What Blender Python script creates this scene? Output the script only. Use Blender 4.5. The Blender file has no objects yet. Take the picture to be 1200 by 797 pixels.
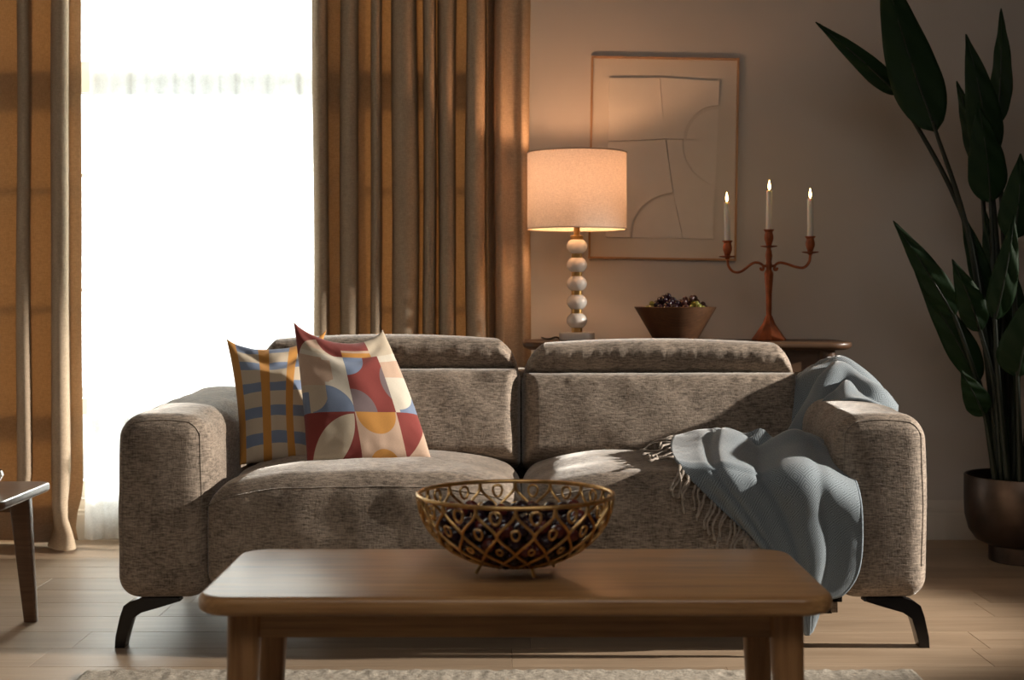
import bpy, math, random
import numpy as np
from mathutils import Vector, Matrix, noise
random.seed(7)
R = math.radians
S = bpy.context.scene
COL = S.collection
# ---------------------------------------------------------------- camera
HC, F, V0 = 0.94, 1200*50/36, 345.0
cam_d = bpy.data.cameras.new('camera'); cam = bpy.data.objects.new('camera', cam_d); COL.objects.link(cam)
cam.location = (0, 0, HC); cam.rotation_euler = (R(90), 0, 0)
cam_d.lens = 50; cam_d.sensor_width = 36; cam_d.sensor_fit = 'HORIZONTAL'
cam_d.shift_y = (V0-398.5)/1200
cam_d.dof.use_dof = True; cam_d.dof.focus_distance = 4.0; cam_d.dof.aperture_fstop = 4.5
S.camera = cam
# ---------------------------------------------------------------- world, sun, lights, exposure
w = bpy.data.worlds.new('sky'); S.world = w; w.use_nodes = True
bg = w.node_tree.nodes['Background']
bg.inputs[0].default_value = (0.93, 0.97, 1.0, 1); bg.inputs[1].default_value = 7.5
def light(name, kind, loc, target, energy, color, **k):
    d = bpy.data.lights.new(name, kind); d.energy = energy; d.color = color
    for a, b in k.items(): setattr(d, a, b)
    o = bpy.data.objects.new(name, d); COL.objects.link(o); o.location = loc
    if target is not None:
        o.rotation_euler = (Vector(target)-Vector(loc)).to_track_quat('-Z', 'Y').to_euler()
    return o
light('sun', 'SUN', (-1, 9, 4), (-1.03, 5, 2.35), 12.0, (1.0, .95, .86), angle=R(9))
pl = light('window_portal', 'AREA', (-1.28, 5.66, 1.27), (-1.28, 4, 1.27), 1, (1, 1, 1), shape='RECTANGLE', size=2.34, size_y=2.28)
pl.data.cycles.is_portal = True
light('side_spot', 'SPOT', (6.8, 3.66, 2.5), (0.12, 4.13, .47), 4300, (1.0, .92, .82), spot_size=R(18.4), spot_blend=.4, shadow_soft_size=.07)
light('overhead_fill', 'AREA', (0.3, 0.9, 2.6), (0.2, 3.1, .3), 25, (1.0, .95, .90), shape='RECTANGLE', size=2.4, size_y=1.4)  # unseen soft fill, added overhead to brighten table, seat tops and floor
vs = S.view_settings; vs.view_transform = 'Standard'; vs.look = 'None'; vs.exposure = 0; vs.gamma = 1; vs.use_curve_mapping = False

# ---------------------------------------------------------------- helpers
def P(u, v, Y): return ((u-600)*Y/F, Y, HC-(v-V0)*Y/F)
ORG = {}
def tag(o, label=None, cat=None, group=None, kind=None):
    if label: o['label'] = label
    if cat: o['category'] = cat
    if group: o['group'] = group
    if kind: o['kind'] = kind
    return o
def thing(name, loc, label, cat, group=None):
    o = bpy.data.objects.new(name, None); COL.objects.link(o); o.location = loc; o.empty_display_size = .05
    ORG[o.name] = Vector(loc); return tag(o, label, cat, group)
class MB:
    def __init__(s): s.v = []; s.f = []; s.uv = None
    def add(s, v, f):
        n = len(s.v); s.v += [tuple(p) for p in v]; s.f += [tuple(i+n for i in q) for q in f]; return s
    def build(s, name, mat, parent=None, loc=None, sharp=40, smooth=True, uv=None):
        o0 = ORG[parent.name] if parent is not None else Vector(loc or (0, 0, 0))
        me = bpy.data.meshes.new(name)
        me.from_pydata([(p[0]-o0[0], p[1]-o0[1], p[2]-o0[2]) for p in s.v], [], s.f)
        me.update()
        if uv is not None:
            L = me.uv_layers.new(name='UVMap')
            idx = np.zeros(len(me.loops), dtype=np.int32); me.loops.foreach_get('vertex_index', idx)
            L.data.foreach_set('uv', np.asarray(uv, dtype=np.float32)[idx].ravel())
        if smooth:
            me.polygons.foreach_set('use_smooth', [True]*len(me.polygons))
            if sharp: me.set_sharp_from_angle(angle=R(sharp))
        if mat: me.materials.append(mat)
        o = bpy.data.objects.new(name, me); COL.objects.link(o)
        if parent is not None: o.parent = parent
        else: o.location = o0
        ORG[o.name] = o0
        return o
def box(m, x0, x1, y0, y1, z0, z1):
    return m.add([(x0,y0,z0),(x1,y0,z0),(x1,y1,z0),(x0,y1,z0),(x0,y0,z1),(x1,y0,z1),(x1,y1,z1),(x0,y1,z1)],
                 [(0,3,2,1),(4,5,6,7),(0,1,5,4),(1,2,6,5),(2,3,7,6),(3,0,4,7)])
def rings(m, rs, cap=True, closed=True):
    n = len(rs[0]); v = [p for r in rs for p in r]; f = []
    for i in range(len(rs)-1):
        for j in range(n if closed else n-1):
            k = (j+1) % n
            f.append((i*n+j, i*n+k, (i+1)*n+k, (i+1)*n+j))
    if cap:
        f.append(tuple(range(n))[::-1]); f.append(tuple((len(rs)-1)*n+j for j in range(n)))
    return m.add(v, f)
def lathe(m, prof, c, n=32, cap=True):
    return rings(m, [[(c[0]+r*math.cos(2*math.pi*j/n), c[1]+r*math.sin(2*math.pi*j/n), c[2]+z) for j in range(n)] for r, z in prof], cap)
def crv(pts, n):                                # Catmull-Rom through points
    p = np.array(pts, float); p = np.vstack([2*p[0]-p[1], p, 2*p[-1]-p[-2]]); out = []
    k = len(p)-3
    for t in np.linspace(0, k, n):
        i = min(int(t), k-1); a = t-i; q0, q1, q2, q3 = p[i:i+4]
        out.append(.5*(2*q1+(q2-q0)*a+(2*q0-5*q1+4*q2-q3)*a*a+(3*q1-q0-3*q2+q3)*a**3))
    return np.array(out)
def tube(m, pts, rad, n=8, closed=False):
    p = [Vector(q) for q in pts]; L = len(p)
    rr = rad if hasattr(rad, '__len__') else [rad]*L
    up = Vector((.13, .31, .94)); rs = []
    for i in range(L):
        if closed: d = p[(i+1) % L]-p[i-1]
        else: d = p[min(i+1, L-1)]-p[max(i-1, 0)]
        d = d.normalized() if d.length > 1e-9 else Vector((0, 0, 1))
        a = up-d*up.dot(d)
        if a.length < 1e-4: a = Vector((1, 0, 0))-d*d.x
        a.normalize(); b = d.cross(a); up = a
        rs.append([p[i]+(a*math.cos(2*math.pi*j/n)+b*math.sin(2*math.pi*j/n))*rr[i] for j in range(n)])
    if closed: rs.append(rs[0]); return rings(m, rs, False)
    return rings(m, rs, True)
def rrect(w, d, r, n=8):
    r = max(r, 1e-4); out = []
    for cx, cy, a0 in ((1,1,0),(-1,1,90),(-1,-1,180),(1,-1,270)):
        for i in range(n+1):
            a = R(a0+90*i/n); out.append((cx*(w/2-r)+r*math.cos(a), cy*(d/2-r)+r*math.sin(a)))
    return out
def slab(m, cx, cy, z0, z1, w, d, rc, bev=.012, under=None, nb=5):
    t = z1-z0; u = under if under is not None else bev; rs = []
    prof = [(u*(1-math.sin(math.pi/2*i/nb)), z0+min(u*.7, t*.55)*(1-math.cos(math.pi/2*i/nb))) for i in range(nb+1)]
    prof += [(bev*(1-math.cos(math.pi/2*i/nb)), z1-min(bev, t*.4)*(1-math.sin(math.pi/2*i/nb))) for i in range(nb+1)]
    for ins, z in prof:
        rs.append([(cx+x, cy+y, z) for x, y in rrect(w-2*ins, d-2*ins, rc-ins)])
    return rings(m, rs, True)
def samp(h, r, nc, nm):
    a = [-h+r*i/nc for i in range(nc)]; b = [-(h-r)+2*(h-r)*i/nm for i in range(nm+1)]
    return a+b+[-x for x in a[::-1]]
def rbox(m, x0, x1, y0, y1, z0, z1, r, nc=4, nm=(10, 10, 10), fn=None):
    h = np.array([(x1-x0)/2, (y1-y0)/2, (z1-z0)/2]); c = np.array([(x0+x1)/2, (y0+y1)/2, (z0+z1)/2])
    A = [samp(h[i], r, nc, nm[i]) for i in range(3)]; N = [len(a) for a in A]; ix = {}; v = []; f = []
    def vid(i, j, k):
        if (i,j,k) not in ix:
            p = np.array([A[0][i], A[1][j], A[2][k]]); q = np.clip(p, -(h-r), h-r); d = p-q; L = np.linalg.norm(d)
            if L > 1e-9: p = q+d/L*r
            ix[(i,j,k)] = len(v); v.append(p)
        return ix[(i,j,k)]
    for ax in range(3):
        a, b = (ax+1) % 3, (ax+2) % 3
        for side in (0, N[ax]-1):
            for i in range(N[a]-1):
                for j in range(N[b]-1):
                    q = []
                    for di, dj in ((0,0),(1,0),(1,1),(0,1)):
                        t = [0,0,0]; t[ax] = side; t[a] = i+di; t[b] = j+dj; q.append(vid(*t))
                    f.append(tuple(q) if side else tuple(q[::-1]))
    v = np.array(v)
    if fn is not None: v = fn(v, h)
    return m.add(v+c, f)
def nz(p, s=1.0): return noise.noise(Vector(p)*s)

# ---------------------------------------------------------------- materials
class NT:
    def __init__(s, name):
        s.m = bpy.data.materials.new(name); s.m.use_nodes = True; s.t = s.m.node_tree
        s.t.nodes.clear(); s.out = s.t.nodes.new('ShaderNodeOutputMaterial')
    def n(s, typ, props=None, **inp):
        x = s.t.nodes.new('ShaderNode'+typ)
        for k, v in (props or {}).items(): setattr(x, k, v)
        for k, v in inp.items(): s.set(x, k, v)
        return x
    def set(s, x, k, v):
        key = int(k[1:]) if k[0] == 'i' and k[1:].isdigit() else k.replace('_', ' ')
        if isinstance(v, bpy.types.NodeSocket): s.t.links.new(v, x.inputs[key])
        else:
            if isinstance(v, tuple) and len(v) == 3 and x.inputs[key].type == 'RGBA': v = v+(1,)
            x.inputs[key].default_value = v
    def math(s, op, a, b=0.0, c=None):
        k = dict(i0=a, i1=b)
        if c is not None: k['i2'] = c
        return s.n('Math', dict(operation=op), **k).outputs[0]
    def mix(s, f, a, b, mode='MIX'):
        x = s.n('Mix', dict(data_type='RGBA', blend_type=mode)); s.set(x, 'i0', f); s.set(x, 'i6', a); s.set(x, 'i7', b); return x.outputs[2]
    def coord(s, which='Object'): return s.n('TexCoord').outputs[which]
    def map(s, sc, vec=None, rot=(0,0,0)): return s.n('Mapping', None, Vector=vec or s.coord(), Scale=sc, Rotation=rot).outputs[0]
    def noise(s, sc=(1,1,1), scale=5.0, detail=3.0, rough=.5, vec=None, dist=0.0):
        return s.n('TexNoise', None, Vector=s.map(sc, vec), Scale=scale, Detail=detail, Roughness=rough, Distortion=dist).outputs[0]
    def ramp(s, f, stops):
        x = s.n('ValToRGB', None, Fac=f); e = x.color_ramp.elements
        while len(e) < len(stops): e.new(.5)
        for i, (p, c) in enumerate(stops): e[i].position = p; e[i].color = tuple(c)+(1,)
        return x.outputs[0]
    def bump(s, h, st=.3, dist=.002): return s.n('Bump', None, Height=h, Strength=st, Distance=dist).outputs[0]
    def bsdf(s, **k):
        b = s.n('BsdfPrincipled', None, **k); s.t.links.new(b.outputs[0], s.out.inputs[0]); return b
def plain(name, c, rough=.5, metal=0.0, var=.12, vs=8.0, bump=0.0, bs=60.0, **k):
    t = NT(name); f = t.noise(scale=vs)
    lo = tuple(x*(1-var) for x in c); hi = tuple(min(1, x*(1+var)) for x in c)
    kw = dict(Base_Color=t.ramp(f, [(.3, lo), (.7, hi)]), Roughness=rough, Metallic=metal, **k)
    if bump: kw['Normal'] = t.bump(t.noise(scale=bs), bump)
    t.bsdf(**kw); return t.m
def wood(name, dark, mid, light_, axis=0, rough=.38, sc=1.0, rnd=0.0, coat=0.0):
    t = NT(name); s = [9*sc]*3; s[axis] = .8*sc; s2 = [60*sc]*3; s2[axis] = 2.2*sc
    vec = t.coord()
    if rnd:
        oi = t.n('ObjectInfo').outputs['Random']
        cmb = t.n('CombineXYZ', None, X=t.math('MULTIPLY', oi, 37.0), Y=t.math('MULTIPLY', oi, 91.0), Z=oi).outputs[0]
        vec = t.n('VectorMath', dict(operation='ADD'), i0=vec, i1=cmb).outputs[0]
    a = t.noise(tuple(s), 1.6, 4, .6, vec, .6); b = t.noise(tuple(s2), 2.0, 3, .6, vec)
    c = t.ramp(a, [(.25, dark), (.5, mid), (.75, light_)])
    c = t.mix(.45, c, t.ramp(b, [(.3, dark), (.7, light_)]))
    if rnd:
        hsv = t.n('HueSaturation', None, Value=t.math('ADD', t.math('MULTIPLY', oi, rnd), 1-rnd/2), Color=c); c = hsv.outputs[0]
    t.bsdf(Base_Color=c, Roughness=t.math('ADD', t.math('MULTIPLY', b, .15), rough-.07), Normal=t.bump(b, .12, .001), Coat_Weight=coat, Coat_Roughness=.25)
    return t.m
def fabric(name, lo, hi, bump=.5, sheen=.3, fine=1.0):
    t = NT(name)
    a = t.noise((48*fine, 48*fine, 230*fine), 1.0, 3, .65); b = t.noise((260*fine, 260*fine, 60*fine), 1.0, 2, .6); g = t.noise(scale=9, detail=4)
    f = t.math('ADD', t.math('MULTIPLY', a, .55), t.math('ADD', t.math('MULTIPLY', b, .25), t.math('MULTIPLY', g, .25)))
    c = t.ramp(f, [(.40, lo), (.53, tuple((x+y)/2 for x, y in zip(lo, hi))), (.66, hi)])
    t.bsdf(Base_Color=c, Roughness=.85, Sheen_Weight=sheen, Sheen_Roughness=.28, Sheen_Tint=(.95, .92, .88), Normal=t.bump(f, bump, .004))
    return t.m
def cloth(name, front, back, mixf, transp=0.0, fine=500.0, bump=.15):     # curtain cloth that lets light through
    t = NT(name)
    a = t.noise((fine, fine, fine*.15), 1, 2); b = t.noise((fine*.12, fine*.12, fine), 1, 2)
    f = t.math('MULTIPLY', t.math('ADD', a, b), .5)
    sh = lambda c: t.ramp(f, [(.35, tuple(x*.8 for x in c)), (.65, tuple(min(1, x*1.12) for x in c))])
    nb = t.bump(f, bump, .001)
    d = t.n('BsdfDiffuse', None, Color=sh(front), Normal=nb); tr = t.n('BsdfTranslucent', None, Color=sh(back), Normal=nb)
    m = t.n('MixShader', None, i0=mixf, i1=d.outputs[0], i2=tr.outputs[0]).outputs[0]
    if transp:
        tp = t.n('BsdfTransparent'); m = t.n('MixShader', None, i0=transp, i1=m, i2=tp.outputs[0]).outputs[0]
    t.t.links.new(m, t.out.inputs[0]); return t.m
def emit(name, c, s):
    t = NT(name); e = t.n('Emission', None, Color=c+(1,), Strength=s); t.t.links.new(e.outputs[0], t.out.inputs[0]); return t.m

m_wall = plain('wall_paint', (.57, .535, .50), .85, var=.03, vs=2, bump=.05, bs=300)
m_ceil = plain('ceiling_paint', (.6, .56, .5), .9, var=.03)
m_trim = plain('trim_paint', (.66, .62, .56), .45, var=.03)
m_white = plain('window_paint', (.75, .74, .7), .4, var=.03)
m_plank = wood('oak_plank', (.26, .18, .115), (.38, .275, .185), (.46, .345, .24), 0, .40, 1.0, .22)
m_joint = plain('floor_joint', (.10, .07, .05), .8)
m_sofa = fabric('taupe_chenille', (.095, .072, .053), (.42, .335, .26), .6, .6)
m_pipe = fabric('taupe_piping', (.12, .095, .073), (.36, .29, .225), .3, .4)
m_black = plain('black_gloss', (.006, .006, .007), .22, var=.1)
m_blackfab = plain('black_underside', (.012, .011, .010), .9)
m_drape = cloth('linen_drape', (.50, .39, .28), (.76, .29, .07), .032)
m_sheer = cloth('sheer_voile', (.85, .85, .82), (.93, .93, .9), .5, .10, 900, .05)
m_table = wood('acacia', (.16, .060, .018), (.48, .24, .088), (.74, .43, .185), 0, .31, 1.0, 0, .12)
m_tleg = wood('acacia_upright', (.20, .084, .030), (.40, .195, .074), (.54, .29, .12), 2, .38)
m_cons = wood('walnut', (.05, .024, .012), (.09, .045, .022), (.13, .07, .036), 0, .4)
m_consleg = wood('walnut_upright', (.05, .024, .012), (.085, .042, .02), (.12, .062, .032), 2, .4)
m_side = wood('dark_walnut', (.07, .032, .016), (.14, .068, .034), (.20, .10, .052), 0, .3, 1.0, 0, .4)
m_brass = plain('brass', (.55, .33, .12), .3, 1.0, .12, 30)
m_gold = plain('antique_gold', (.74, .47, .19), .30, 1.0, .25, 40)
m_ceramic = plain('white_ceramic', (.72, .67, .61), .18, var=.02)
m_marble = plain('white_marble', (.68, .63, .58), .3, var=.06, vs=12)
m_rug = plain('cream_rug_pile', (.42, .37, .30), .95, var=.3, vs=90, bump=.8, bs=200)
m_copper = plain('rusted_copper', (.33, .085, .026), .5, .35, .45, 25, .25, 120)
m_frame = wood('oak_frame', (.33, .17, .07), (.45, .25, .11), (.52, .30, .14), 2, .4)
m_mat = plain('picture_card', (.66, .61, .54), .9, var=.02)
m_relief = plain('relief_plaster', (.72, .67, .60), .85, var=.03, bump=.08, bs=400)
m_wax = NT('candle_wax'); m_wax.bsdf(Base_Color=(.82, .76, .66), Roughness=.5, Subsurface_Weight=.5, Subsurface_Radius=(.02, .012, .006), Subsurface_Scale=.4); m_wax = m_wax.m
m_wick = plain('wick', (.02, .015, .01), .9)
m_flame = emit('flame', (1.0, .62, .22), 26.0)
m_bowl = wood('acacia_bowl', (.04, .017, .008), (.085, .038, .017), (.13, .062, .028), 0, .42)
m_grape = plain('dark_grape', (.022, .008, .014), .22, var=.5, vs=60)
m_redgrape = plain('red_grape', (.12, .022, .018), .24, var=.4, vs=60)
m_green = plain('green_grape', (.24, .24, .05), .3, var=.25, vs=60)
m_leaf = None
m_pot = plain('bronze_pot', (.105, .075, .058), .38, .85, .3, 12)
m_soil = plain('soil', (.03, .02, .014), .95, var=.4, vs=60, bump=.8)
m_shell = plain('bulb_glass', (.9, .8, .6), .3)
m_cable = plain('black_cable', (.01, .01, .01), .5)
m_silver = plain('silver', (.6, .55, .5), .2, 1.0)

# ---------------------------------------------------------------- setting
YW = 5.46; XL, XR, YB, ZC = -3.1, 3.3, -2.4, 2.65
def struct(name, m, mat, parent=None, **k):
    o = m.build(name, mat, parent, **k)
    if parent is None: o['kind'] = 'structure'
    return o
fl = struct('floor', box(MB(), XL, 7.5, YB, YW+.15, -.06, -.004), m_joint, sharp=0, smooth=False)
pw, pl_ = .187, 1.22
def bevbox(m, x0, x1, y0, y1, z0, z1, b):
    rs = [[(x0, y0, z0), (x1, y0, z0), (x1, y1, z0), (x0, y1, z0)], [(x0, y0, z1-b), (x1, y0, z1-b), (x1, y1, z1-b), (x0, y1, z1-b)],
          [(x0+b, y0+b, z1), (x1-b, y0+b, z1), (x1-b, y1-b, z1), (x0+b, y1-b, z1)]]
    return rings(m, rs, True)
pk = {}
row = 0; y = YW-.002
while y > .4:
    off = (row*.47 + .21*(row % 3)) % pl_
    x = XL+.01-off
    while x < XR+1.0:
        a, b = max(x, XL+.005), min(x+pl_, 4.4)
        if b-a > .06:
            key = (round(b-a, 3),)
            if key not in pk:
                pk[key] = bevbox(MB(), 0, b-a-.001, -pw+.001, 0, -.006, 0, .0007)
            o = pk[key]
            if isinstance(o, MB):
                o = o.build('plank', m_plank, None, smooth=False); pk[key] = o
            else:
                o = o.copy(); COL.objects.link(o)
            o.location = (a, y, 0); o.parent = fl
        x += pl_
    y -= pw; row += 1
# window opening in the back wall
WX0, WX1, WZ0, WZ1 = -2.46, -.10, .155, 2.42  # lower glazing added, down near the floor, so the lower sheer glows
m = MB(); T = .16
box(m, XL, WX0, YW, YW+T, 0, ZC); box(m, WX1, 7.5, YW, YW+T, 0, ZC); box(m, WX0, WX1, YW, YW+T, 0, WZ0); box(m, WX0, WX1, YW, YW+T, WZ1, ZC)
struct('wall_back', m, m_wall, smooth=False)
struct('wall_left', box(MB(), XL-.12, XL, YB, YW+T, 0, ZC), m_wall, smooth=False)
struct('wall_right', box(MB(), 7.5, 7.62, YB, YW+T, 0, ZC), m_wall, smooth=False)
struct('wall_front', box(MB(), XL-.12, 7.62, YB-.12, YB, 0, ZC), m_wall, smooth=False)
struct('ceiling', box(MB(), XL-.12, 7.62, YB-.12, YW+T, ZC, ZC+.1), m_ceil, smooth=False)
prof = [(0, 0), (.018, 0), (.018, .095), (.015, .103), (.015, .112), (.011, .118), (.011, .128), (.006, .142), (.004, .15), (0, .15)]
m = MB(); rings(m, [[(x, YW-a, z) for a, z in prof] for x in (XL, 7.5)], True); struct('baseboard_back', m, m_trim, sharp=20)
m_ground = plain('paving_outside', (.05, .053, .045), .9, var=.5, vs=1.3)
struct('ground_outside', box(MB(), -9, 6, YW+T+.01, 16, -.2, -.1), m_ground, smooth=False)
# window
yw = YW+.07
m = MB(); fw = .06
box(m, WX0, WX0+fw, yw, yw+.06, WZ0, WZ1); box(m, WX1-fw, WX1, yw, yw+.06, WZ0, WZ1); box(m, WX0, WX1, yw, yw+.06, WZ0, WZ0+fw); box(m, WX0, WX1, yw, yw+.06, WZ1-fw, WZ1)
win = struct('window_1', m, m_white, smooth=False)
box(MB(), WX0, WX1, yw-.005, yw+.065, 1.725, 1.845).build('transom', m_white, win, smooth=False)
box(MB(), WX0, WX1, yw-.02, yw+.06, .475, .535).build('middle_rail', m_white, win, smooth=False)
for z in (.957, 1.405): box(MB(), WX0+fw, WX1-fw, yw+.012, yw+.045, z-.006, z+.006).build('glazing_bar', m_white, win, smooth=False)
xs = [WX0+fw, -1.64, -.86, WX1-fw]
for x in xs[1:-1]: box(MB(), x-.007, x+.007, yw+.012, yw+.045, WZ0+fw, WZ1-fw).build('mullion', m_white, win, smooth=False)
gt = NT('window_glass'); g1 = gt.n('BsdfTransparent', None, Color=(.95, .97, .96, 1)); g2 = gt.n('BsdfGlossy', None, Roughness=.02)
gt.t.links.new(gt.n('MixShader', None, i0=.05, i1=g1.outputs[0], i2=g2.outputs[0]).outputs[0], gt.out.inputs[0])
zs = [WZ0+fw, .957, 1.405, 1.725]
for i in range(3):
    for z0, z1 in ((WZ0+fw, .475), (.535, .945), (.969, 1.393), (1.417, 1.725), (1.845, WZ1-fw)):
        box(MB(), xs[i]+.012, xs[i+1]-.012, yw+.026, yw+.03, z0, z1).build('pane', gt.m, win, smooth=False)

# ---------------------------------------------------------------- curtains
def drape(name, path, z0, z1, mat, label, nseg=6, flare=.0, hem=0.0, wob=.012, seed=0, buckle=0.0, cat='curtain', thick=0):
    base = crv([((u-600)*Y/F, Y, 0) for u, Y in path], len(path)*nseg)
    c0 = base[:, 0].mean(); nzr = 46; rs = []
    for k in range(nzr):
        t = k/(nzr-1); z = z0+(z1-z0)*t**1.0; row = []
        for i, b in enumerate(base):
            s = i/len(base)
            w1 = nz((s*7+seed, z*.9, seed*3.1)); w2 = nz((s*9+5+seed, z*1.1, 7.7))
            lo = max(0, 1-z/.28)
            x = b[0]+w1*wob+(b[0]-c0)*flare*(1-t)**3+buckle*lo*math.sin(s*23+z*9)*.03
            yv = b[1]+w2*wob*.8-buckle*lo*(.03+.035*math.sin(z*30+s*11))
            yv = min(yv, YW-.035)
            row.append((x, yv, z))
        rs.append(row)
    m = MB(); rings(m, rs, False, False)
    o = m.build(name, mat, None, loc=(float(c0), 5.3, z0), sharp=0)
    if thick:
        md = o.modifiers.new('thickness', 'SOLIDIFY'); md.thickness = thick
    return tag(o, label, cat)
def zfold(lobes, end, start=None):
    p = list(start or [])
    for c, h in lobes:
        p += [(c+.70*h, 5.374), (c+.85*h, 5.356), (c+.55*h, 5.336), (c-.7*h, 5.305), (c-h, 5.245), (c-.8*h, 5.185), (c-.1*h, 5.155), (c+.7*h, 5.172), (c+h, 5.23), (c+h, 5.31), (c+1.12*h, 5.362)]
    return p+end
rp = zfold([(376, 9), (409, 11), (442, 6.5), (474, 15), (503, 7.5), (524, 10.5), (557, 11)], [(573, 5.374), (580, 5.33), (580, 5.26), (588, 5.235), (596, 5.255), (606, 5.262), (613, 5.236), (620, 5.26), (622, 5.34)], [(368, 5.37)])
lp = zfold([(-85, 13), (-30, 14), (27, 9), (71, 10.5)], [(90, 5.374), (97, 5.36)], [(-105, 5.37)])
drape('curtain', rp, .012, 2.47, m_drape, 'brown linen drape in deep folds between sheer and table lamp', seed=1)
drape('curtain', lp, .012, 2.47, m_drape, 'brown linen drape pooling on the floor behind the dark side table', seed=2, buckle=.9)
sp = []
u = 106; k = 0
while u < 430:
    sp += [(u, 5.41-.026*(k % 2)*(1+.6*math.sin(k*1.7)))]; u += 9+3.5*math.sin(k*2.3); k += 1
drape('sheer_curtain', sp, .012, 2.45, m_sheer, 'translucent white sheer curtain hanging over the bright window', wob=.006, seed=3, flare=.04, cat='sheer curtain')
rod = MB(); tube(rod, [(-2.75, 5.27, 2.49), (.3, 5.27, 2.49)], .014, 12)
rod = rod.build('curtain_rod', m_brass, None, loc=(-1.2, 5.27, 2.49)); tag(rod, 'round brass curtain rod above the window', 'curtain rod')
for x in (-2.7, -1.2, .25):
    mm = MB(); tube(mm, [(x, 5.27, 2.49), (x, 5.40, 2.50), (x, 5.458, 2.50)], .008, 8); mm.build('rod_bracket', m_brass, rod)

# ---------------------------------------------------------------- sofa
SX0, SX1, SY0, SY1 = -1.046, 1.102, 3.75, 4.68
AW = .240; IX0, IX1 = SX0+AW, SX1-AW; MX = (IX0+IX1)/2
sofa = thing('sofa', (.028, 4.2, 0), 'two seat taupe chenille sofa with wide square arms and black legs', 'sofa')
def wrink(p, a, s, st=(1, 1, 1)): return a*nz((p[0]*st[0]*s, p[1]*st[1]*s, p[2]*st[2]*s))
def arm(x0, x1, inner):
    def fn(v, h):
        o = v.copy(); X = v[:, 0]/h[0]; Y = v[:, 1]/h[1]; Z = v[:, 2]/h[2]
        bul = (1-np.clip(np.abs(Z), 0, 1)**2.5)*(1-np.clip(np.abs(Y), 0, 1)**6)
        o[:, 0] += np.sign(X)*.010*bul*np.abs(X)**3
        o[:, 2] += np.where(Z > .5, .017*(1-X**2)+.018*(Y+1)/2, 0)
        o[:, 1] -= np.where(Y < -.9, .006*(1-X**2)*(1-Z**2), 0)
        for i in range(len(o)):
            o[i, 2] += wrink(o[i], .004, 9); o[i, 0] += wrink(o[i]+3, .004, 7)
        return o
    m = MB(); rbox(m, x0, x1, SY0, SY1-.02, .132, .608, .054, 5, (14, 30, 22), fn)
    a = m.build('arm', m_sofa, sofa, sharp=0)
    h = np.array([(x1-x0)/2, (SY1-.02-SY0)/2, .238]); c = np.array([(x0+x1)/2, (SY1-.02+SY0)/2, .370]); rr = .054; k = rr*(1-math.sin(R(42)))
    q = [(px, pz) for px, pz in rrect(2*h[0]-2*k, 2*h[2]-2*k, rr-k, 8)]
    n = len(q); st_ = [i for i in range(n) if q[i][1] > -.17]
    top = [p for p in q if p[1] > 0]
    top = [(top[0][0], -.15)]+[(top[0][0], 0.0)]+top+[(top[-1][0], 0.0), (top[-1][0], -.15)]
    pts = crv([(px, -h[1]+rr*(1-math.cos(R(42))), pz) for px, pz in top], 110)
    mm = MB(); tube(mm, fn(pts, h)+c, .0022, 6); mm.build('piping', m_pipe, a, sharp=0)
    return a
arm(SX0, IX0, 'r'); arm(IX1, SX1, 'l')
def seat(x0, x1):
    def fn(v, h):
        o = v.copy(); X = np.clip(v[:, 0]/h[0], -1, 1); Y = np.clip(v[:, 1]/h[1], -1, 1); Z = v[:, 2]/h[2]
        top = np.clip(Z*2, 0, 1)
        o[:, 2] += top*(.030*(1-np.abs(X)**3)*(1-.5*np.abs(Y)**2) - .040*np.abs(X)**4)
        fr = np.clip(-Y*4-3, 0, 1)
        o[:, 1] -= fr*.022*(1-X**4)*(1-np.clip(np.abs(Z), 0, 1)**3)
        for i in range(len(o)):
            o[i, 2] += top[i]*wrink(o[i], .006, 8)
            o[i, 1] += fr[i]*(wrink(o[i]+5, .006, 10)+(.0035*nz((o[i][0]*45, 3, o[i][2]*12)) if Z[i] > .3 else 0))
        return o
    m = MB(); rbox(m, x0+.001, x1-.001, SY0-.012, 4.34, .155, .452, .05, 5, (30, 26, 16), fn)
    s = m.build('seat_cushion', m_sofa, sofa, sharp=0)
    h = np.array([(x1-x0-.002)/2, (4.34-SY0+.012)/2, .1485]); c = np.array([(x0+x1)/2, (4.34+SY0-.012)/2, .3035])
    pts = np.array([(h[0]*.975*X, -h[1]+.05*(1-math.cos(R(20))), h[2]-.05*(1-math.sin(R(20)))) for X in np.linspace(-1, 1, 70)])
    mm = MB(); tube(mm, fn(pts, h)+c, .0022, 6); mm.build('piping', m_pipe, s, sharp=0)
    return s
seat(IX0-.004, MX); seat(MX, IX1+.004)
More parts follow.
